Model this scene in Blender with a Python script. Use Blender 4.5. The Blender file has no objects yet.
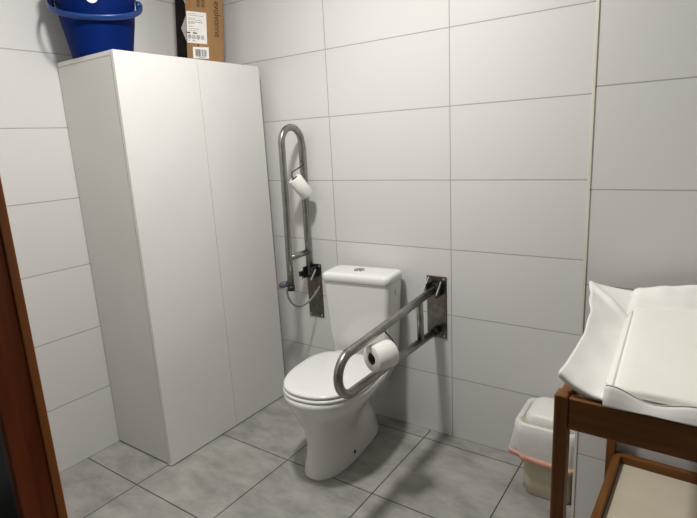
import bpy, bmesh, math, random
from mathutils import Vector, Matrix, noise
random.seed(7)
C = bpy.context.scene.collection
PI = math.pi

# ------------------------------------------------------------------ materials
def mat(name, col=(.8, .8, .8), rough=.5, metal=0., spec=.5, coat=0., sss=0.):
    m = bpy.data.materials.new(name); m.use_nodes = True
    b = m.node_tree.nodes['Principled BSDF']
    b.inputs['Base Color'].default_value = (*col, 1)
    b.inputs['Roughness'].default_value = rough
    b.inputs['Metallic'].default_value = metal
    b.inputs['Specular IOR Level'].default_value = spec
    b.inputs['Coat Weight'].default_value = coat
    return m

def N(m, t, **kw):
    n = m.node_tree.nodes.new(t)
    for k, v in kw.items():
        if k in n.inputs: n.inputs[k].default_value = v
        else: setattr(n, k, v)
    return n

def L(m, a, ao, b, bi):
    m.node_tree.links.new(a.outputs[ao], b.inputs[bi])

def bsdf(m): return m.node_tree.nodes['Principled BSDF']

def vary(m, c1, c2, scale=8., detail=4., stretch=(1, 1, 1), lo=.35, hi=.65, bump=0., bscale=None, wave=False, rough=None):
    """noise-driven colour between c1 and c2, object coordinates, optional bump"""
    tc = N(m, 'ShaderNodeTexCoord'); mp = N(m, 'ShaderNodeMapping')
    mp.inputs['Scale'].default_value = stretch
    L(m, tc, 'Object', mp, 'Vector')
    n = N(m, 'ShaderNodeTexNoise', Scale=scale, Detail=detail)
    L(m, mp, 'Vector', n, 'Vector')
    r = N(m, 'ShaderNodeValToRGB')
    r.color_ramp.elements[0].position = lo; r.color_ramp.elements[1].position = hi
    r.color_ramp.elements[0].color = (*c1, 1); r.color_ramp.elements[1].color = (*c2, 1)
    L(m, n, 'Fac', r, 'Fac'); L(m, r, 'Color', bsdf(m), 'Base Color')
    if bump:
        n2 = N(m, 'ShaderNodeTexNoise', Scale=bscale or scale * 3, Detail=3.)
        L(m, mp, 'Vector', n2, 'Vector')
        bp = N(m, 'ShaderNodeBump', Strength=bump, Distance=.004)
        L(m, n2, 'Fac', bp, 'Height'); L(m, bp, 'Normal', bsdf(m), 'Normal')
    return m

def tile_mat(name, axes, bw, bh, off, tile1, tile2, grout, mort, rough, cloud=0., cscale=3., first=None):
    """grid of tiles in world metres; axes picks which world axes run along and across"""
    m = mat(name, tile1, rough)
    g = N(m, 'ShaderNodeNewGeometry'); s = N(m, 'ShaderNodeSeparateXYZ'); c = N(m, 'ShaderNodeCombineXYZ')
    L(m, g, 'Position', s, 'Vector')
    for i, a in enumerate(axes):
        ad = N(m, 'ShaderNodeMath', operation='ADD'); ad.inputs[1].default_value = -off[i] + 40 * (bw, bh)[i]
        src = s.outputs['XYZ'.index(a)]
        if first is not None and i == 0:
            mxn = N(m, 'ShaderNodeMath', operation='MAXIMUM'); mxn.inputs[1].default_value = first
            m.node_tree.links.new(src, mxn.inputs[0]); src = mxn.outputs[0]
        m.node_tree.links.new(src, ad.inputs[0])
        m.node_tree.links.new(ad.outputs[0], c.inputs[i])
    b = N(m, 'ShaderNodeTexBrick', offset=0., squash=1.)
    for k, v in {'Scale': 1., 'Mortar Size': mort, 'Mortar Smooth': .3, 'Bias': 0., 'Brick Width': bw, 'Row Height': bh}.items():
        b.inputs[k].default_value = v
    b.inputs['Color1'].default_value = (*tile1, 1); b.inputs['Color2'].default_value = (*tile2, 1)
    b.inputs['Mortar'].default_value = (*grout, 1)
    L(m, c, 'Vector', b, 'Vector')
    out = b
    if cloud:
        n = N(m, 'ShaderNodeTexNoise', Scale=cscale, Detail=8., Roughness=.66, Distortion=.25)
        mp = N(m, 'ShaderNodeMapping'); mp.inputs['Scale'].default_value = (1., 1.9, 1.)
        mp.inputs['Rotation'].default_value = (0, 0, .5)
        L(m, g, 'Position', mp, 'Vector'); L(m, mp, 'Vector', n, 'Vector')
        r = N(m, 'ShaderNodeMapRange'); r.inputs['From Min'].default_value = .3; r.inputs['From Max'].default_value = .7
        r.inputs['To Min'].default_value = 1 - cloud; r.inputs['To Max'].default_value = 1 + cloud
        L(m, n, 'Fac', r, 'Value')
        mx = N(m, 'ShaderNodeVectorMath', operation='SCALE')
        L(m, b, 'Color', mx, 0); L(m, r, 'Result', mx, 'Scale')
        L(m, mx, 'Vector', bsdf(m), 'Base Color')
    else:
        L(m, b, 'Color', bsdf(m), 'Base Color')
    bp = N(m, 'ShaderNodeBump', Strength=.5, Distance=.002, invert=True)
    L(m, b, 'Fac', bp, 'Height'); L(m, bp, 'Normal', bsdf(m), 'Normal')
    return m

WT1, WT2, WG = (.70, .69, .675), (.675, .665, .65), (.39, .375, .345)
M_back = tile_mat('tile_back', 'XZ', .6146, .30, (.7705, 0), WT1, WT2, WG, .0022, .33, first=.3)
M_step = tile_mat('tile_step', 'XZ', .6146, .30, (1.9817, 0), WT1, WT2, WG, .0022, .33)
M_side = tile_mat('tile_side', 'YZ', .6146, .30, (-.025, 0), WT1, WT2, WG, .0022, .33)
M_floor = tile_mat('tile_floor', 'XY', .448, .4623, (.3769, -1.0013), (.36, .35, .32), (.335, .325, .30), (.06, .055, .048), .003, .42, .30, 5.5)
M_ceil = vary(mat('ceiling_paint', rough=.9), (.74, .74, .73), (.78, .78, .77), 5.)
M_trim = vary(mat('trim_plastic', rough=.4), (.70, .67, .57), (.76, .73, .63), 6.)
M_lam = vary(mat('white_laminate', rough=.34), (.72, .71, .685), (.75, .74, .715), 3.)
M_lamside = vary(mat('carcass_laminate', rough=.4), (.66, .65, .61), (.69, .68, .64), 3.)
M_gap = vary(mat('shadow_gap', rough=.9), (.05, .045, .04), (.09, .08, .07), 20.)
M_cer = vary(mat('ceramic', rough=.09, coat=.4), (.735, .725, .70), (.755, .745, .72), 2.)
M_seat = vary(mat('seat_plastic', rough=.2), (.80, .795, .78), (.82, .815, .80), 2.)
M_chrome = vary(mat('chrome', rough=.15, metal=1.), (.55, .55, .55), (.65, .65, .65), 9.)
def steel(name, a, b, r=.34):
    m = mat(name, rough=r, metal=1.)
    return vary(m, a, b, 30., 5., (1, 1, 1), .3, .7, .08, 300.)
M_steel = steel('brushed_steel', (.27, .258, .235), (.38, .365, .34), .30)
M_plate = steel('plate_steel', (.12, .11, .095), (.21, .195, .17), .33)
M_lever = vary(mat('lever_steel', rough=.5, metal=.6), (.48, .47, .45), (.58, .57, .55), 30.)
M_blk = vary(mat('black_plastic', rough=.45), (.012, .012, .012), (.03, .03, .03), 14.)
M_cord = vary(mat('cord_grey', rough=.6), (.16, .155, .145), (.24, .23, .215), 30.)
M_cap = vary(mat('blue_grey_cap', rough=.4), (.075, .082, .10), (.12, .13, .155), 30.)
M_paper = vary(mat('tissue_paper', rough=.95, spec=.1), (.80, .785, .745), (.87, .86, .82), 40., 4., (1, 1, 1), .3, .7, .25, 160.)
M_core = vary(mat('card_core', rough=.95), (.16, .12, .085), (.25, .19, .13), 30.)
M_blue = vary(mat('blue_plastic', rough=.5, spec=.06), (.0005, .010, .088), (.0008, .014, .112), 3.)
M_blue2 = vary(mat('blue_handle', rough=.35), (.002, .03, .16), (.003, .04, .2), 3.)
M_stick = vary(mat('sticker_white', rough=.5), (.74, .75, .77), (.82, .83, .84), 20.)
M_stickink = vary(mat('sticker_ink', rough=.5), (.24, .28, .36), (.38, .42, .5), 30.)
M_kraft = vary(mat('kraft_card', rough=.85, spec=.2), (.26, .145, .062), (.35, .205, .095), 9., 5., (1, 1, .25), .3, .7, .1)
M_ink = vary(mat('brown_ink', rough=.8), (.055, .022, .008), (.085, .038, .014), 30.)
M_black_ink = vary(mat('black_ink', rough=.8, spec=.1), (.004, .003, .003), (.010, .008, .008), 12.)
M_pinkish = vary(mat('red_print', rough=.8), (.33, .10, .05), (.38, .13, .07), 20.)
M_greyprint = vary(mat('grey_print', rough=.6), (.27, .25, .25), (.34, .32, .32), 14.)
M_label = vary(mat('label_paper', rough=.6), (.80, .78, .73), (.86, .84, .80), 20.)
M_greyink = vary(mat('grey_ink', rough=.7), (.22, .22, .24), (.34, .34, .36), 60.)
M_barc = vary(mat('barcode_ink', rough=.7), (.07, .09, .13), (.11, .13, .17), 40.)
def wood(name, a, b, along=(1, 1, 1), r=.45):
    return vary(mat(name, rough=r, spec=.3), a, b, 7., 6., along, .32, .68, .12, 30.)
M_jamb = wood('varnished_frame', (.17, .028, .003), (.26, .055, .007), (7, 7, .6), .3)
M_jambl = wood('varnished_edge', (.33, .105, .022), (.40, .14, .035), (7, 7, .6), .3)
WA, WB = (.125, .046, .009), (.195, .078, .018)
M_wx = wood('stained_beech_x', WA, WB, (.8, 9, 9))
M_wy = wood('stained_beech_y', WA, WB, (9, .8, 9))
M_wz = wood('stained_beech_z', WA, WB, (9, 9, .8))
M_shelf = vary(mat('shelf_board', rough=.5), (.62, .56, .43), (.67, .61, .48), 6.)
M_vinyl = vary(mat('mat_vinyl', rough=.42, spec=.4), (.85, .84, .785), (.89, .88, .835), 7., 4., (1, 1, 1), .3, .7, .12, 22.)
M_pad = vary(mat('mat_pad', rough=.5, spec=.35), (.88, .86, .80), (.90, .885, .83), 5.)
M_seam_shade = vary(mat('mat_seam_shade', rough=.6), (.50, .50, .48), (.56, .56, .54), 20.)  # grey of the front seam and of the imitated shadow line beside the pad
M_bin = vary(mat('bin_plastic', rough=.4), (.58, .54, .40), (.64, .60, .46), 5.)
M_bag = vary(mat('bag_film', rough=.36), (.70, .69, .65), (.78, .77, .74), 16., 4., (1, 1, 1), .3, .7, .5, 28.)
M_hem = vary(mat('bag_hem', rough=.4), (.78, .36, .24), (.85, .50, .38), 24.)
M_lid = vary(mat('bin_lid_plastic', rough=.4), (.80, .785, .73), (.84, .825, .78), 6.)
M_dark = vary(mat('corridor_panel', rough=.25), (.012, .008, .005), (.05, .032, .018), 5., 4., (1, 1, 1), .42, .7)

# ------------------------------------------------------------------ helpers
def obj(name, bm, mats, parent=None, smooth=False, bevel=0., seg=2, sub=0, angle=40):
    me = bpy.data.meshes.new(name)
    bmesh.ops.recalc_face_normals(bm, faces=bm.faces[:])
    bm.to_mesh(me); bm.free()
    if not isinstance(mats, (list, tuple)): mats = [mats]
    for m in mats: me.materials.append(m)
    if smooth:
        for p in me.polygons: p.use_smooth = True
    o = bpy.data.objects.new(name, me); C.objects.link(o)
    if parent: o.parent = parent
    if bevel:
        b = o.modifiers.new('bevel', 'BEVEL'); b.width = bevel; b.segments = seg; b.limit_method = 'ANGLE'
        b.angle_limit = math.radians(angle)
        for p in me.polygons: p.use_smooth = True
        wn = o.modifiers.new('wn', 'WEIGHTED_NORMAL'); wn.keep_sharp = True
    if sub:
        s = o.modifiers.new('sub', 'SUBSURF'); s.levels = sub; s.render_levels = sub
    return o

def tag(o, label, cat, group=None):
    o['label'] = label; o['category'] = cat
    if group: o['group'] = group
    return o

def thing(name, label, cat, loc=(0, 0, 0), rz=0., group=None):
    o = bpy.data.objects.new(name, None); C.objects.link(o)
    o.location = loc; o.rotation_euler = (0, 0, rz); o.empty_display_size = .1
    return tag(o, label, cat, group)

def struct(o): o['kind'] = 'structure'; return o

def box(bm, x0, x1, y0, y1, z0, z1, mi=0):
    vs = [bm.verts.new((x, y, z)) for z in (z0, z1) for x, y in ((x0, y0), (x1, y0), (x1, y1), (x0, y1))]
    for f in ((3, 2, 1, 0), (4, 5, 6, 7), (0, 1, 5, 4), (1, 2, 6, 5), (2, 3, 7, 6), (3, 0, 4, 7)):
        fc = bm.faces.new([vs[i] for i in f]); fc.material_index = mi
    return bm
def B(*a): return box(bmesh.new(), *a)

def tube(bm, pts, r, n=14, cap=True, mi=0):
    pts = [Vector(p) for p in pts]
    up = None; rings = []
    for i, p in enumerate(pts):
        t = (pts[min(i + 1, len(pts) - 1)] - pts[max(i - 1, 0)]).normalized()
        if up is None:
            up = t.orthogonal().normalized()
        up = (up - t * up.dot(t)).normalized(); s = t.cross(up)
        rr = r[i] if isinstance(r, (list, tuple)) else r
        rings.append([bm.verts.new(p + rr * (math.cos(a) * up + math.sin(a) * s)) for a in [2 * PI * k / n for k in range(n)]])
    for a, b in zip(rings, rings[1:]):
        for k in range(n):
            f = bm.faces.new((a[k], a[(k + 1) % n], b[(k + 1) % n], b[k])); f.smooth = True; f.material_index = mi
    if cap:
        for rg in (rings[0][::-1], rings[-1]):
            f = bm.faces.new(rg); f.material_index = mi
    return bm

def rings_mesh(bm, rings, cap0=True, cap1=True, mi=0, closed=True):
    vs = [[bm.verts.new(p) for p in r] for r in rings]
    n = len(vs[0])
    for a, b in zip(vs, vs[1:]):
        for k in range(n if closed else n - 1):
            f = bm.faces.new((a[k], a[(k + 1) % n], b[(k + 1) % n], b[k])); f.smooth = True; f.material_index = mi
    if cap0: bm.faces.new(vs[0][::-1]).material_index = mi
    if cap1: bm.faces.new(vs[-1]).material_index = mi
    return vs

def lathe(bm, prof, n=48, mi=0, axis=None, close=False):
    """prof: list of (r, z)"""
    rg = [[Vector((r * math.cos(2 * PI * k / n), r * math.sin(2 * PI * k / n), z)) for k in range(n)] for r, z in prof]
    if close: rg.append(rg[0])
    return rings_mesh(bm, rg, not close, not close, mi)

def rounded_rect(hx, hy, r, n=6, cx=0, cy=0):
    pts = []
    for sx, sy, a0 in ((1, 1, 0), (-1, 1, PI / 2), (-1, -1, PI), (1, -1, 3 * PI / 2)):
        for k in range(n + 1):
            a = a0 + PI / 2 * k / n
            pts.append((cx + sx * (hx - r) + r * math.cos(a), cy + sy * (hy - r) + r * math.sin(a)))
    return pts

def lerp(a, b, t): return a + (b - a) * t

def interp(tab, x):
    if x <= tab[0][0]: return tab[0][1]
    for (x0, y0), (x1, y1) in zip(tab, tab[1:]):
        if x <= x1:
            t = (x - x0) / (x1 - x0); t = t * t * (3 - 2 * t)
            return lerp(y0, y1, t)
    return tab[-1][1]

# ------------------------------------------------------------------ setting
H = 2.50; RX = 2.90; FY = -1.665; FT = .067; JX = 1.30; JR = 2.46
struct(obj('floor', B(-.1, 3.4, -3.2, .1, -.1, 0), M_floor))
struct(obj('ceiling', B(-.1, 3.4, -3.2, .1, H, H + .1), M_ceil))
struct(obj('wall_back', B(-.1, 2.02, 0, .1, 0, H), M_back))
struct(obj('wall_back', B(1.9817, RX, -.335, .1, 0, H), M_step))
struct(obj('wall_left', B(-.1, -.007, FY - FT, 0, 0, H), M_side))
struct(obj('wall_right', B(RX, RX + .1, -3.2, .1, 0, H), M_side))
bm = B(-.007, JX - .03, FY - FT, FY, 0, H)
box(bm, JX - .03, JR + .03, FY - FT, FY, 2.13, H); box(bm, JR + .03, RX, FY - FT, FY, 0, H)
for f in bm.faces:
    f.normal_update()
    if abs(f.calc_center_median().y - (FY - FT)) < 1e-4: f.material_index = 1
struct(obj('wall_front', bm, [M_back, M_dark]))
bm = B(1.9785, 1.9875, -.3385, -.3365, 0, H); box(bm, 1.9785, 1.9815, -.3365, -.327, 0, H)
struct(obj('trim_1', bm, M_trim, bevel=.001))
# wooden door frame the photograph is taken through
bm = B(JX - .03, JX - .006, FY - FT - .003, FY + .004, 0, 2.13)
box(bm, JR + .006, JR + .03, FY - FT - .003, FY + .004, 0, 2.13)
box(bm, JX - .006, JR + .006, FY - FT - .003, FY + .004, 2.106, 2.13)
fr = struct(obj('door_1', bm, M_jamb, bevel=.003))
bm = B(JX - .006, JX, FY - .012, FY + .004, 0, 2.106); box(bm, JR, JR + .006, FY - .012, FY + .004, 0, 2.106)
obj('frame_edge', bm, M_jambl, fr, bevel=.002)
bm = B(JX - .006, JX, FY - FT - .003, FY - .041, 0, 2.106); box(bm, JR, JR + .006, FY - FT - .003, FY - .041, 0, 2.106)
obj('door_stop', bm, M_jamb, fr, bevel=.002)

# ------------------------------------------------------------------ tall cabinet
cab = thing('tall_cabinet', 'tall white two-door cabinet standing in the left corner', 'cabinet', (0, 0, 0))
CX, CY0, CY1, CZ = .405, -.842, -.066, 1.763
CS = -.446
bm = B(-.003, CX - .021, CY0 + .001, CY0 + .019, .007, CZ - .019); obj('side_panel', bm, M_lamside, cab, bevel=.0008)
bm = B(-.003, CX - .021, CY1 - .018, CY1, .007, CZ - .019); obj('side_panel', bm, M_lamside, cab, bevel=.0008)
bm = B(-.003, CX - .021, CY0 + .001, CY1, CZ - .0175, CZ); obj('top_panel', bm, M_lam, cab, bevel=.0008)
bm = B(-.003, .012, CY0 + .02, CY1 - .019, .018, CZ - .018); obj('back_panel', bm, M_lamside, cab)
bm = B(.013, CX - .022, CY0 + .02, CY1 - .019, .018, .036); obj('bottom_panel', bm, M_lamside, cab)
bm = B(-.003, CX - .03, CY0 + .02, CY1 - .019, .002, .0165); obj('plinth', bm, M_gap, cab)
bm = B(CX - .018, CX, CY0, CS - .0012, .005, CZ); obj('door', bm, M_lam, cab, bevel=.0012)
bm = B(CX - .018, CX, CS + .0012, CY1, .005, CZ); obj('door', bm, M_lam, cab, bevel=.0012)
bm = bmesh.new()
lathe(bm, [(.0, .0), (.014, .0), (.015, .004), (.011, .011), (.0, .011)], 20)
bmesh.ops.translate(bm, verts=bm.verts, vec=(CX - .022, CY0 + .008, 0))
obj('foot', bm, M_chrome, cab)['label'] = 'small shiny cabinet foot at the front corner'

# ------------------------------------------------------------------ blue bucket on the cabinet
BKX, BKY, BZ = .169, -.735, CZ
bk = thing('bucket', 'blue plastic bucket with hanging handle on top of the cabinet', 'bucket', (BKX, BKY, BZ))
bk.scale = (.925, .925, .925)
bm = bmesh.new()
lathe(bm, [(.0, .0), (.118, .0), (.125, .004), (.127, .02), (.150, .15), (.163, .25), (.164, .262), (.174, .264), (.176, .27), (.176, .298), (.172, .302), (.166, .300), (.163, .28), (.148, .152), (.121, .012), (.0, .010)], 64)
obj('bucket_body', bm, M_blue, bk)
vd = Vector((.838, -.545, 0)); pv = Vector((.545, .838, 0))     # towards the room, along the pivots
for s in (-1, 1):
    bm = bmesh.new()
    c = pv * s * .164 + Vector((0, 0, .232))
    tube(bm, [c, c + pv * s * .020, c + pv * s * .024], [.020, .018, .012], 16)
    obj('pivot', bm, M_blue2, bk)
ang = math.radians(29); out = vd * math.cos(ang) - Vector((0, 0, 1)) * math.sin(ang)
pts = []
for k in range(41):
    a = PI * k / 40
    pts.append(Vector((0, 0, .232)) + pv * (-math.cos(a)) * .187 + out * (math.sin(a) ** .8) * .187)
bm = bmesh.new()
# flat strap handle: sweep an oval
rg = []
for i, p in enumerate(pts):
    t = (pts[min(i + 1, 40)] - pts[max(i - 1, 0)]).normalized()
    nrm = pv.cross(out).normalized(); s = t.cross(nrm).normalized()
    rg.append([p + nrm * .0125 * math.cos(a) + s * .0055 * math.sin(a) for a in [2 * PI * q / 12 for q in range(12)]])
rings_mesh(bm, rg)
obj('handle', bm, M_blue2, bk)
# round sticker following the wall of the bucket
bm = bmesh.new()
def bucket_pt(a, z, off=.0008):
    r = interp([(.02, .127), (.15, .150), (.25, .163)], z) + off
    return Vector((r * math.cos(a), r * math.sin(a), z))
a0 = math.atan2(-.545, .838) - .06
def disc(bm, r, off, mi, zc=.222, n=28):
    rr = [[bucket_pt(a0 + q * r / .158 * math.cos(2 * PI * k / n), zc + q * r * math.sin(2 * PI * k / n), off) for k in range(n)] for q in (.05, .5, 1.)]
    rings_mesh(bm, rr, True, False, mi)
disc(bm, .024, .0012, 0); 
for k in range(5):
    za = .222 + .004 * (k - 2)
    w = (.10, .055, .085, .05, .03)[k] * .55
    q = [bucket_pt(a0 + s * w, za + d, .0018) for s, d in ((-1, -.0013), (1, -.0013), (1, .0013), (-1, .0013))]
    bm.faces.new([bm.verts.new(p) for p in q]).material_index = 1
obj('sticker', bm, [M_stick, M_stickink], bk)['label'] = 'round white sticker'

# ------------------------------------------------------------------ carton on the cabinet
cx1, cy0, cy1 = .156, -.280, -.074; cx0 = cx1 - .046; ch = .44
ct = thing('carton', 'tall brown cardboard carton with white labels on top of the cabinet', 'box')
cu_ = (Vector((0, 0, 1)) + .074 * Vector((.824, .564, 0))).normalized()        # it leans a little to the right
cn_ = Vector((math.cos(-.58), math.sin(-.58), 0)); cn_ = (cn_ - cu_ * cn_.dot(cu_)).normalized(); chh = cu_.cross(cn_)
ct.rotation_euler = Matrix((cn_, chh, cu_)).transposed().to_euler(); ct.scale = (1.05, 1.05, 1.05)
ct.location = Vector((.257, -.152, CZ)) - 1.05 * (cn_ * (cx1 - cx0) + chh * (cy1 - cy0))
W, D = cy1 - cy0, cx1 - cx0
bm = B(0, D, 0, W, 0, ch)
for f in bm.faces:
    f.normal_update()
    c = f.calc_center_median()
    if abs(c.y) < 1e-5: f.material_index = 1
obj('carton_body', bm, [M_kraft, M_black_ink], ct, bevel=.0015)
def quad(bm, pts, mi=0):
    bm.faces.new([bm.verts.new(p) for p in pts]).material_index = mi
def my(y): return .040 + .8 * y
def fr_q(bm, y0, y1, z0, z1, mi=0, off=.0006, sk=0.):
    y0, y1 = my(y0), my(y1); z0 += .014; z1 += .014
    quad(bm, [(D + off, y0, z0), (D + off, y1, z0 - sk), (D + off, y1, z1 - sk), (D + off, y0, z1)], mi)
bm = bmesh.new()                                   # black printed band down the left edge, grey diamonds on it
quad(bm, [(D + .0006, .0, .001), (D + .0006, .040, .001), (D + .0006, .040, ch - .001), (D + .0006, .0, ch - .001)])
obj('printed_band', bm, M_black_ink, ct)['label'] = 'black printed band with grey diamonds'
for a, b in ((.105, .215), (.262, .38)):
    bm = bmesh.new()
    quad(bm, [(D + .001, .040, a), (D + .001, .040, b), (D + .001, .018, (a + b) / 2)])
    obj('printed_diamond', bm, M_greyprint, ct)
bm = bmesh.new()
rnd = random.Random(3)
fr_q(bm, .004, .113, .088, .222, 0, .0008)
for i, z in enumerate((.211, .204, .192, .186, .176, .170, .158, .148, .140)):
    x = .013
    end = (.06, .095, .05, .085, .09, .045, .04, .07, .055)[i]
    while x < end:
        w = rnd.uniform(.004, .012); fr_q(bm, x, min(x + w, end), z, z + (.0035 if i in (4, 5) else .0025), 1, .0012); x += w + .003
fr_q(bm, .004, .022, .129, .134, 2, .0012); fr_q(bm, .036, .058, .129, .134, 2, .0012)
def ring_mark(bm, yc, zc, r, mi):
    n = 16
    for k in range(n):
        a, b = 2 * PI * k / n, 2 * PI * (k + 1) / n
        quad(bm, [(D + .0013, my(yc) + .8 * q * math.cos(t), zc + .014 + q * math.sin(t)) for q, t in ((r, a), (r, b), (r * .62, b), (r * .62, a))], mi)
for k, yc in enumerate((.017, .040, .064, .088)):
    if k in (1, 3):
        fr_q(bm, yc - .009, yc + .009, .106, .108, 1, .0013); fr_q(bm, yc - .009, yc + .009, .121, .123, 1, .0013)
        fr_q(bm, yc - .009, yc - .006, .108, .121, 1, .0013); fr_q(bm, yc + .006, yc + .009, .108, .121, 1, .0013)
    else: ring_mark(bm, yc, .1145, .0095, 1)
    ring_mark(bm, yc, .1145, .0045, 2)
for y in (.010, .033, .038): fr_q(bm, y, y + .006, .096, .101, 1, .0013)
obj('shipping_label', bm, [M_label, M_greyink, M_black_ink], ct)['label'] = 'large white printed label'
bm = bmesh.new()
fr_q(bm, .032, .121, .022, .072, 0, .0008, -.003)
x = .046
while x < .107:
    w = rnd.choice((.0012, .0022, .0034)); 
    if not (.073 < x < .078): fr_q(bm, x, x + w, .033, .063, 1, .0012, 0)
    x += w + rnd.choice((.001, .0018))
fr_q(bm, .052, .1, .028, .031, 2, .0012)
obj('barcode_label', bm, [M_label, M_barc, M_greyink], ct)['label'] = 'small white barcode label'
bm = bmesh.new(); fr_q(bm, .058, .067, .074, .084, 0); obj('printed_mark', bm, M_ink, ct)
bm = bmesh.new(); fr_q(bm, .071, .095, .078, .081, 0); obj('printed_mark', bm, M_greyprint, ct)
bm = bmesh.new(); fr_q(bm, .021, .03, .235, .30, 0)
obj('printed_mark', bm, M_pinkish, ct)

def lettering(name, text, size, loc, parent, m, rot, squash=1.):
    cu = bpy.data.curves.new(name, 'FONT'); cu.body = text; cu.size = size; cu.extrude = .0003
    o = bpy.data.objects.new(name + '_c', cu); C.objects.link(o)
    dg = bpy.context.evaluated_depsgraph_get(); dg.update()
    me = bpy.data.meshes.new_from_object(o.evaluated_get(dg)); bpy.data.objects.remove(o)
    me.materials.clear(); me.materials.append(m)
    t = bpy.data.objects.new(name, me); C.objects.link(t); t.parent = parent
    t.matrix_local = Matrix.Translation(loc) @ rot @ Matrix.Diagonal((squash, 1, 1, 1))
    return t
# reads downwards on the +X face: text x -> -z, text y -> +y, normal +x
RD = Matrix(((0, 0, 1, 0), (0, 1, 0, 0), (-1, 0, 0, 0), (0, 0, 0, 1)))
lettering('lettering', 'evolvonne', .040, (D + .001, my(.158), .290), ct, M_ink, RD, .93)
lettering('lettering', 'evolvonne', .030, (D + .001, my(.062), .372), ct, M_ink, RD, .93)
lettering('lettering', 'evolvonne', .030, (D + .001, my(.088), .372), ct, M_ink, RD, .93)

# ------------------------------------------------------------------ toilet
TY = math.radians(6)
TO = (.986, -.014, 0)
to = thing('toilet', 'white ceramic toilet with closed lid and cistern against the back wall', 'toilet', TO, TY)
def egg(hw, front, rear, z, n=48, pw=2.3, mid=.55, pr=3.2, ex=0.):
    """plan outline: y from -front (nose) to -rear; widest line at fraction mid from the nose"""
    ym = -(front - (front - rear) * mid)
    pts = []
    for k in range(n):
        a = 2 * PI * k / n
        c, s = math.cos(a), math.sin(a)
        p = pw if s < 0 else pr
        x = hw * math.copysign(abs(c) ** (2 / p), c)
        d = (front + ym) if s < 0 else (-ym - rear)
        y = ym + d * math.copysign(abs(s) ** (2 / p), s)
        pts.append(Vector((x + ex, y, z)))
    return pts
bm = bmesh.new()
rg = [egg(.106, .582, .060, 0, pw=2.5, ex=-.034), egg(.106, .582, .060, .012, pw=2.5, ex=-.034), egg(.101, .575, .072, .05, pw=2.4, ex=-.033), egg(.097, .566, .095, .095, pw=2.3, ex=-.030),
      egg(.101, .564, .128, .145, pw=2.2, ex=-.026), egg(.113, .574, .165, .195, pw=2.2, ex=-.020), egg(.131, .594, .175, .245, ex=-.014), egg(.151, .622, .168, .295, ex=-.008),
      egg(.169, .646, .15, .335, ex=-.002), egg(.181, .661, .13, .365), egg(.187, .668, .12, .383), egg(.187, .668, .12, .395), egg(.180, .66, .125, .401)]
for ring in rg:                       # hollow between the bowl and the trap at the back of the foot
    for p in ring:
        g = math.exp(-((p.y + .285) / .095) ** 2) * math.exp(-((p.z - .205) / .085) ** 2)
        p.x *= 1 - .42 * g
rings_mesh(bm, rg)
obj('bowl', bm, M_cer, to, smooth=True)
# deck behind the bowl that carries the cistern
bm = bmesh.new()
rg = []
for hx, f, r, z in ((.08, .22, .035, .20), (.10, .24, .03, .27), (.135, .26, .025, .33), (.150, .27, .022, .36), (.153, .27, .022, .388), (.147, .26, .026, .394)):
    rg.append([Vector((x, y, z)) for x, y in rounded_rect(hx, (f - r) / 2, .03, 6, 0, -(f + r) / 2)])
rings_mesh(bm, rg)
obj('cistern_deck', bm, M_cer, to, smooth=True)
def slab(name, hw, front, rear, z0, z1, m, dome=0., pr=3.0, parent=to, e=.006):
    bm = bmesh.new()
    rg = [egg(hw - e, front - e, rear + e, z0, pr=pr), egg(hw, front, rear, z0 + e * .6, pr=pr), egg(hw, front, rear, z1 - e, pr=pr),
          egg(hw - e * .35, front - e * .35, rear + e * .3, z1 - e * .35, pr=pr), egg(hw - e * 1.2, front - e * 1.2, rear + e, z1, pr=pr)]
    if dome: 
        for q, h in ((.85, .35), (.6, .75), (.3, .95), (.05, 1.)):
            cy = -(front + rear) / 2
            rg.append([Vector((p.x * q, cy + (p.y - cy) * q, z1 + dome * h)) for p in egg(hw - e, front - e, rear + e, 0, pr=pr)])
    rings_mesh(bm, rg)
    return obj(name, bm, m, parent, smooth=True)
slab('seat', .183, .662, .205, .402, .417, M_seat)
slab('seat_lid', .180, .657, .215, .4195, .434, M_seat, .004)
for s in (-1, 1):
    bm = bmesh.new()
    tube(bm, [(s * .075 - .02, -.212, .418), (s * .075 + .02, -.212, .418)], .013, 16)
    obj('hinge', bm, M_seat, to)
bm = bmesh.new()
rg = []
for hx, f, z in ((.138, .172, .394), (.144, .178, .41), (.152, .184, .50), (.160, .189, .64), (.1665, .192, .752), (.1665, .192, .758)):
    rg.append([Vector((x, y, z)) for x, y in rounded_rect(hx, (f - .028) / 2, .022, 6, 0, -(f + .028) / 2)])
rings_mesh(bm, rg)
obj('cistern', bm, M_cer, to, smooth=True)
bm = bmesh.new()
rg = []
for d, z in ((.003, .7605), (0, .763), (0, .785), (.003, .792), (.008, .7965), (.016, .799), (.03, .800)):
    rg.append([Vector((x, y, z)) for x, y in rounded_rect(.172 - d, .088 - d, .028, 8, 0, -.1125)])
rings_mesh(bm, rg)
obj('cistern_lid', bm, M_seat, to, smooth=True)
bm = bmesh.new(); lathe(bm, [(0, .7995), (.026, .7995), (.026, .803), (.022, .8045), (.021, .8035), (0, .8035)], 28)
bmesh.ops.translate(bm, verts=bm.verts, vec=(-.012, -.112, 0)); bmesh.ops.scale(bm, verts=bm.verts, vec=(1, 1, 1))
obj('flush_button', bm, M_chrome, to)['label'] = 'round chrome flush button'
bm = bmesh.new(); tube(bm, [(.163, -.105, .712), (.168, -.105, .712), (.1695, -.105, .712)], [.009, .009, .007], 16)
obj('side_plug', bm, M_cer, to)
bm = bmesh.new(); tube(bm, [(.050, -.385, .043), (.0688, -.385, .045), (.0705, -.385, .045)], [.008, .008, .005], 14)
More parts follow.
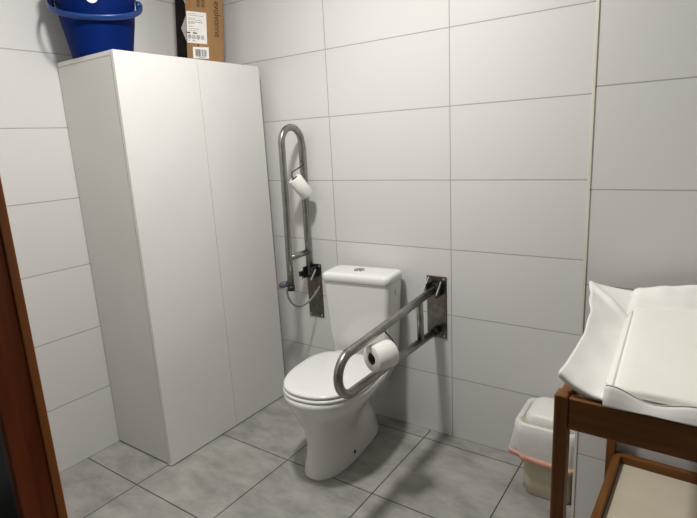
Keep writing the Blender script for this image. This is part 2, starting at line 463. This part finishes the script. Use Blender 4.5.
obj('fixing_cap', bm, M_blk, to)['label'] = 'small dark fixing cap on the foot'

# ------------------------------------------------------------------ grab bars
def grab_bar(label, loc, up_pts, lo_end, cross, cheeks, hold, plate=.048, nm='fold_down_grab_bar'):
    g = thing(nm, label, 'grab bar', loc, 0, 'grab bars either side of the toilet')
    bm = B(-plate, plate, -.006, -.0015, -.29, 0)
    obj('wall_plate', bm, M_plate, g, bevel=.0015)
    for sx in (-1, 1):
        for z in (-.012, -.278):
            bm = bmesh.new(); tube(bm, [(sx * (plate - .011), -.005, z), (sx * (plate - .011), -.0095, z), (sx * (plate - .011), -.0105, z)], [.006, .006, .004], 10)
            obj('screw', bm, M_chrome, g)
    bm = bmesh.new(); tube(bm, up_pts, .0165, 20); obj('rail', bm, M_steel, g)
    bm = bmesh.new(); tube(bm, cross, .0145, 16); obj('cross_bar', bm, M_steel, g)
    for c in cheeks[0]:
        obj('hinge_bracket', c, M_blk, g, bevel=.002)
    for c in cheeks[1]:
        obj('hinge_lever', c, M_lever, g, bevel=.001)
    bm = bmesh.new(); tube(bm, lo_end, .0185, 16); obj('end_stop', bm, M_blk, g)
    bm = bmesh.new(); tube(bm, hold, .0032, 10); obj('roll_holder', bm, M_blk, g)['label'] = 'thin dark wire roll holder'
    return g
def arc(c, r, a0, a1, n, f):
    return [f(c[0] + r * math.cos(lerp(a0, a1, k / n)), c[1] + r * math.sin(lerp(a0, a1, k / n))) for k in range(n + 1)]
def rot_box(x0, x1, y0, y1, z0, z1, ax, c):
    bm = B(x0, x1, y0, y1, z0, z1); bmesh.ops.rotate(bm, verts=bm.verts, cent=c, matrix=Matrix.Rotation(ax, 3, 'X')); return bm

# lowered bar, to the right of the toilet: local origin at the plate's top centre
RXB, RZB = 1.3155, .776
Z = lambda z: z - RZB
up = [(0, -.036, Z(.722)), (0, -.35, Z(.701)), (0, -.60, Z(.684)), (0, -.69, Z(.678))]
r = (.678 - .527) / 2
up += [(0, y, z) for y, z in arc((-.70, Z(.6025)), r, PI / 2, PI * 1.5, 18, lambda y, z: (y, z))]
up += [(0, -.60, Z(.5265)), (0, -.35, Z(.525)), (0, -.045, Z(.523))]
chk = [[B(-.026, -.0185, -.062, -.007, Z(.690), Z(.752)), B(.0185, .026, -.062, -.007, Z(.690), Z(.752)), B(-.0185, .0185, -.018, -.007, Z(.69), Z(.745))],
       [rot_box(.0275, .0305, -.080, -.008, Z(.732), Z(.743), .75, (0, -.035, Z(.732))), rot_box(-.0305, -.0275, -.080, -.008, Z(.748), Z(.759), .75, (0, -.035, Z(.748)))]]
ra = Vector((.33, .945, 0)).normalized(); rc = Vector((.031, -.546, Z(.610))); up3 = Vector((0, 0, 1))
hold = [(0, -.478, Z(.69)), (.016, -.479, Z(.672)), (.040, -.482, Z(.655)), rc + ra * .066 + up3 * .026, rc + ra * .062 + up3 * .016, rc + ra * .054 + up3 * .0145, rc + up3 * .015, rc - ra * .044 + up3 * .015, rc - ra * .054 + up3 * .026]
gR = grab_bar('steel grab bar folded down beside the toilet, right of the cistern', (RXB, 0, RZB), up, [(0, -.055, Z(.523)), (0, -.007, Z(.523))],
              [(0, -.172, Z(.712)), (0, -.168, Z(.527))], chk, hold)

# raised bar, between cabinet and toilet
LXB, LZB = .618, .770
Z2 = lambda z: z - LZB
cy_, cz_, r2 = -.107, Z2(1.388), .073
up = [(0, -.038, Z2(.722)), (0, -.038, Z2(.95)), (0, -.034, Z2(1.2))]
up += [(0, y, z) for y, z in arc((cy_, cz_), r2, 0, PI, 18, lambda y, z: (y, z))]
up += [(0, -.183, Z2(1.1)), (0, -.190, Z2(.85)), (0, -.192, Z2(.688))]
chk = [[B(-.026, -.0185, -.064, -.007, Z2(.702), Z2(.762)), B(.0185, .026, -.064, -.007, Z2(.702), Z2(.762)), B(-.0185, .0185, -.0205, -.007, Z2(.705), Z2(.75)), B(-.046, -.0265, -.075, -.04, Z2(.712), Z2(.738))],
       [rot_box(.0275, .0305, -.075, -.012, Z2(.718), Z2(.728), .8, (0, -.045, Z2(.718))), rot_box(-.0305, -.0275, -.075, -.012, Z2(.718), Z2(.728), .8, (0, -.045, Z2(.718)))]]
def hit_dummy(): pass
la = Vector((.032, .052, -.085)).normalized(); lc = Vector((.651 - LXB, -.100, Z2(1.178)))
hold = [(.004, -.050, Z2(1.30)), lc + Vector((0, .035, .115)) * .9, lc - la * .075 + Vector((0, .004, .012)), lc - la * .062 - Vector((.004, .004, 0)), lc - Vector((0.0, .004, .0)), lc + la * .044 - Vector((0., .004, 0))]
gL = grab_bar('steel grab bar folded up against the wall beside the cabinet', (LXB, 0, LZB), up, [(0, -.192, Z2(.700)), (0, -.192, Z2(.675))],
              [(0, -.190, Z2(.836)), (0, -.038, Z2(.842))], chk, hold)
# stop at the free end and the cord that ties it back to the plate
bm = bmesh.new(); tube(bm, [(-.018, -.197, Z2(.708)), (-.045, -.200, Z2(.700)), (-.062, -.202, Z2(.694))], [.014, .017, .012], 14)
obj('end_knob', bm, M_cap, gL)['label'] = 'blue-grey knob on the free end'
bm = bmesh.new()
P0, P1, P2, P3 = Vector((-.02, -.205, Z2(.688))), Vector((-.01, -.21, Z2(.56))), Vector((.03, -.12, Z2(.545))), Vector((.038, -.012, Z2(.655)))
tube(bm, [((1 - t) ** 3) * P0 + 3 * t * (1 - t) ** 2 * P1 + 3 * t * t * (1 - t) * P2 + t ** 3 * P3 for t in [k / 24 for k in range(25)]], .0055, 10)
obj('tether_cord', bm, M_cord, gL)
bm = bmesh.new(); tube(bm, [(.012, -.006, Z2(.62)), (.012, -.02, Z2(.62))], [.009, .007], 12); obj('cord_anchor', bm, M_chrome, gL)

# ------------------------------------------------------------------ toilet rolls
def roll(label, c, ax, rad, core, ln):
    bm = bmesh.new(); h = ln / 2
    lathe(bm, [(core, -h), (rad - .003, -h), (rad, -h + .003), (rad, h - .003), (rad - .003, h), (core, h)], 44, 0, close=True)
    o = obj('toilet_roll', bm, M_paper); tag(o, label, 'toilet roll', 'toilet rolls on the grab bars')
    o.location = c; o.rotation_euler = Vector(ax).to_track_quat('Z', 'Y').to_euler()
    bm = bmesh.new(); lathe(bm, [(core - .0014, -h + .001), (core + .0002, -h + .001), (core + .0002, h - .001), (core - .0014, h - .001)], 32, 0, close=True)
    obj('cardboard_core', bm, M_core, o)
    return o
roll('thick white toilet roll hanging on the folded-down grab bar', Vector((RXB, 0, RZB)) + rc, ra, .050, .0215, .092)
roll('slim white toilet roll hanging on the folded-up grab bar', Vector((LXB, 0, LZB)) + lc, la, .035, .0185, .108)

# ------------------------------------------------------------------ waste bin
bn = thing('waste_bin', 'cream pedal-less waste bin with bag folded over its rim on the floor', 'bin', (1.866, -.150, 0), .0)
bn.scale = (1, 1, .885)
bn['label'] = 'cream plastic waste bin lined with a white bag standing on the floor'
bm = bmesh.new()
rg = []
for hx, hy, z in ((.080, .076, 0), (.085, .081, .006), (.089, .085, .08), (.1, .096, .33), (.103, .099, .34)):
    rg.append([Vector((x, y, z)) for x, y in rounded_rect(hx, hy, .03, 6)])
rings_mesh(bm, rg)
obj('bin_body', bm, M_bin, bn, smooth=True)
bm = bmesh.new(); rg = []; n = len(rounded_rect(.1, .1, .03, 6))
prof = [(.092, .318), (.102, .352), (.111, .359), (.118, .349), (.1195, .312), (.121, .272), (.123, .238), (.1215, .210), (.119, .190)]
for j, (hw, z) in enumerate(prof):
    ring = []
    base = rounded_rect(hw, hw * .96, .036, 10)
    for k, (x, y) in enumerate(base):
        a = math.atan2(y, x); f = min(1, max(0, (j - 2) / 5))
        pk = .018 * f * noise.noise(Vector((math.cos(a) * 3.1, math.sin(a) * 3.1, z * 9))) + .004 * f * math.sin(a * 17) + .004 * f * noise.noise(Vector((math.cos(a) * 9, math.sin(a) * 9, z * 30)))
        # the bag sags out on its left side
        lft = max(0, -math.cos(a)) ** 2 * f * .012
        q = 1 + (pk + lft) / hw
        ring.append(Vector((x * q, y * q, z + f * (.016 * noise.noise(Vector((math.cos(a) * 1.7, math.sin(a) * 1.7, 4))) + .012 * max(0, -math.cos(a)) + .012*math.sin(a)) + f * .020 * max(0, -math.cos(a) + .3 * math.sin(a)))))
    rg.append(ring)
rings_mesh(bm, rg, False, False)
for f in bm.faces: f.material_index = 0
b_ = obj('liner_bag', bm, M_bag, bn, smooth=True)
so = b_.modifiers.new('s', 'SOLIDIFY'); so.thickness = .0015
bm = bmesh.new()
rings_mesh(bm, [[p * 1 + Vector((p.x, p.y, 0)) * .012 for p in rg[-2]], [p + Vector((p.x, p.y, 0)) * .018 - Vector((0, 0, .008)) for p in rg[-1]]], False, False)
h_ = obj('bag_hem', bm, M_hem, b_, smooth=True); so = h_.modifiers.new('s', 'SOLIDIFY'); so.thickness = .002
h_['label'] = 'salmon pink hem of the bag'
bm = bmesh.new(); rg = []
for q, z in ((.088, .328), (.093, .342), (.093, .362), (.089, .378), (.079, .389), (.062, .395), (.03, .398), (.006, .399)):
    rg.append([Vector((x + .004, y + .004 , z + (.010 * noise.noise(Vector((x * 14, y * 14, 0))) if z > .36 else 0))) for x, y in rounded_rect(q, q * .96, q * .42, 8)])
rings_mesh(bm, rg)
obj('bin_lid', bm, M_lid, bn, smooth=True)

# ------------------------------------------------------------------ changing table
TX0, TX1, TY0, TY1, TZ = 2.064, 2.592, -1.057, -.343, .868
tb = thing('changing_table', 'brown stained wooden changing table with lower shelf at right', 'table', (TX0, TY0, 0), -.024)
w_, d_ = TX1 - TX0, TY1 - TY0; lg, lx = .036, .027
for ix, iy in ((0, 0), (1, 0), (0, 1), (1, 1)):
    x = ix * (w_ - lx); y = iy * (d_ - lg)
    obj('leg', B(x, x + lx, y, y + lg, 0, TZ + .002), M_wz, tb, bevel=.005, seg=3)
for y in (.004, d_ - .026):
    obj('top_rail', B(lx, w_ - lx, y, y + .022, TZ - .070, TZ - .002), M_wx, tb, bevel=.003)
for x in (.004, w_ - .026):
    obj('side_rail', B(x, x + .022, lg, d_ - lg, TZ - .070, TZ - .002), M_wy, tb, bevel=.003)
obj('top_board', B(.027, w_ - .027, .027, d_ - .027, TZ - .034, TZ - .022), M_shelf, tb)
SZ = .362
sh = obj('shelf', B(.046, w_ - .046, .036, d_ - .036, SZ - .035, SZ - .027), M_shelf, tb)
for x in (.016, w_ - .016 - .0355):
    obj('shelf_rail', B(x + .007, x + .0285, lg, d_ - lg, SZ - .05, SZ), M_wy, tb, bevel=.003)
for y in (.012, d_ - .034):
    obj('shelf_rail', B(lx, w_ - lx, y, y + .022, SZ - .05, SZ), M_wx, tb, bevel=.003)
for y in (.018,):
    bm = bmesh.new(); tube(bm, [(-.0015, y, TZ - .03), (.004, y, TZ - .03)], .006, 12); obj('bolt_head', bm, M_blk, tb)

# changing mat: vinyl sheet with raised wings, a pad in the middle
mt = thing('changing_mat', 'cream white changing mat with curled raised edges on the table', 'changing mat', (TX0, TY0, TZ))
def edge_u(v): return interp([(.02, .004), (.25, .003), (.40, -.008), (.52, -.029), (.607, -.046)], v)
def edge_z(v): return interp([(.02, .040), (.10, .037), (.30, .036), (.45, .046), (.55, .062), (.607, .074)], v)
def crease(v): return lerp(.088, .066, max(0., min(1., (v - .02) / .52)))
def lip(u):                         # height of the front flap's edge
    a = min(u, w_ - u)
    return interp([(.08, .036), (.10, .038), (.17, .017), (.235, .029), (.30, .026)], a)
def crest(u):                       # height of the back wing's edge
    a = min(u, w_ - u)
    return interp([(.06, .046), (.08, .056), (.15, .070), (.22, .080), (.3, .081)], a)
NW, NC, NV = 16, 40, 110
bm = bmesh.new(); grid = []
for j in range(NV + 1):
    t = j / NV; row = []
    wing = []
    for k in range(NW + 1):
        q = k / NW
        hem = t < .03                                   # front hem folds under
        tt = max(0, (t - .03) / .97)
        v = lerp(lerp(.016, .010, q), .637, tt)
        ve = min(v, .607)
        u = lerp(edge_u(ve) + max(0, v - .607) * .5, crease(ve), q)
        pw = lerp(1.7, 1.15, max(0, min(1, (v - .35) / .2)))
        z = edge_z(v) * (1 - q) ** pw + .007 * math.sin(PI * .5 * q)
        z += .004 * max(0, 1 - abs(q - .45) / .5) * math.sin(v * 31) * (1 - q)
        if v < .08: z += .006 * (1 - v / .08) * max(0, 1 - q * 3.5)
        # back corner: a ridge runs from the outer tip to the pad, a hollow lies behind it
        vr = lerp(.600, .520, q)
        z += (.014 * math.sin(PI * q) ** .8 + .003) * math.exp(-((v - vr) / .019) ** 2)
        if v > vr:
            h = min(1, (v - vr) / (.637 - vr + .001))
            z = lerp(z, lerp(.060, .050, q), h ** 1.6) - .012 * math.sin(PI * h) * q
        if hem:
            h = 1 - t / .03
            z = z - .014 * h; v = v + .010 * h
        wing.append(Vector((u, v, max(z, .004))))
    cen = []
    for k in range(1, NC):
        q = k / NC
        # front flap first, then the flat bed, then the back wing
        ca, cb = crease(t * .6), w_ - crease(t * .6)
        qq = q if 0 < q < 1 else q
        u = lerp(ca + .004, cb - .004, (k - 1) / (NC - 2))
        E_, K = lip(u), crest(u)
        path = [(-.009, .0035), (-.005, E_ * .5), (.003, E_ * .95), (.006, E_), (.011, E_ * .86), (.026, max(.007, E_ * .3)), (.05, .011), (.30, .012), (.52, .012), (.555, .014), (.60, .026), (.622, K * .72), (.637, K), (.646, K + .002)]
        f = [0, .03, .06, .085, .11, .14, .18, .45, .72, .80, .88, .93, .98, 1.]
        v = z = None
        for a in range(len(f) - 1):
            if t <= f[a + 1] + 1e-9:
                m_ = (t - f[a]) / (f[a + 1] - f[a]); v = lerp(path[a][0], path[a + 1][0], m_); z = lerp(path[a][1], path[a + 1][1], m_); break
        if t > .78: z += .003 * noise.noise(Vector((u * 22, v * 14, .7)))
        cen.append(Vector((u, v, max(z, .004))))
    for p in wing + cen + [Vector((w_ - p.x, p.y, p.z)) for p in wing[::-1]]:
        p = p.copy(); p.z += .0016 * noise.noise(Vector((p.x * 20, p.y * 13, 2.2))); p.z = max(p.z, .004)
        row.append(bm.verts.new(p))
    grid.append(row)
for a, b in zip(grid, grid[1:]):
    for i in range(len(a) - 1):
        bm.faces.new((a[i], a[i + 1], b[i + 1], b[i])).smooth = True
cv = obj('mat_cover', bm, M_vinyl, mt, smooth=True)
so = cv.modifiers.new('s', 'SOLIDIFY'); so.thickness = .003; so.offset = 1
bm = bmesh.new(); rg = []
px0, px1, py0, py1 = .100, w_ - .100, .022, .552
for d, z in ((.004, .0165), (0, .02), (0, .028), (.002, .0315), (.007, .0335), (.03, .034)):
    rg.append([Vector((x, y, z)) for x, y in rounded_rect((px1 - px0) / 2 - d, (py1 - py0) / 2 - d, .012, 5, (px0 + px1) / 2, (py0 + py1) / 2)])
# the pad is a little narrower towards the front
for ring in rg:
    for p in ring:
        t = (p.y - py0) / (py1 - py0); c = w_ / 2
        p.x = c + (p.x - c) * lerp(.985, 1.12, t)
rings_mesh(bm, rg)
obj('pad', bm, M_pad, mt, smooth=False, bevel=0)
for p in bpy.data.objects['pad'].data.polygons: p.use_smooth = True

def seam_shade_line(pts, parent, r=.0016):
    bm = bmesh.new(); tube(bm, pts, r, 8); return obj('seam_shade_line', bm, M_seam_shade, parent)
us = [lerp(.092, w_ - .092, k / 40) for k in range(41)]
seam_shade_line([(u, .0055, lip(u) + .0035) for u in us], cv)
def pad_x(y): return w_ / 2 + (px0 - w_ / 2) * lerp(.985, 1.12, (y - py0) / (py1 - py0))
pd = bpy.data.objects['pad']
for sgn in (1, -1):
    seam_shade_line([((pad_x(y) - .0025 if sgn > 0 else w_ - pad_x(y) + .0025), y, .0185) for y in [lerp(py0 + .01, py1 - .01, k / 12) for k in range(13)]], pd, .0032)  # grey tubes put in to imitate the thin shadow along the pad's sides

# ------------------------------------------------------------------ light, world, camera
def area(name, loc, size, power, col, rot=(0, 0, 0), shape='DISK'):
    l = bpy.data.lights.new(name, 'AREA'); l.shape = shape; l.size = size; l.energy = power; l.color = col
    o = bpy.data.objects.new(name, l); C.objects.link(o); o.location = loc; o.rotation_euler = rot
    return o
area('ceiling_lamp', (1.20, -1.0, 2.47), .17, 28.5, (1., .972, .938))

w = bpy.data.worlds.new('world'); bpy.context.scene.world = w; w.use_nodes = True
w.node_tree.nodes['Background'].inputs[0].default_value = (.9, .95, 1., 1); w.node_tree.nodes['Background'].inputs[1].default_value = .06

cam = bpy.data.cameras.new('camera'); cam.sensor_width = 36; cam.lens = 26.838; cam.clip_start = .02
co = bpy.data.objects.new('camera', cam); C.objects.link(co)
R, U, F = (0.823953, 0.564302, -0.051615), (-0.083533, 0.211049, 0.973900), (-0.560467, 0.798137, -0.221032)
P = (2.285169, -2.058898, 1.382556)
co.matrix_world = Matrix(((R[0], U[0], -F[0], P[0]), (R[1], U[1], -F[1], P[1]), (R[2], U[2], -F[2], P[2]), (0, 0, 0, 1)))
sc = bpy.context.scene; sc.camera = co
vs = sc.view_settings
sc.display_settings.display_device = 'sRGB'
vs.view_transform = 'Standard'; vs.look = 'None'; vs.exposure = 0.; vs.gamma = 1.; vs.use_curve_mapping = False
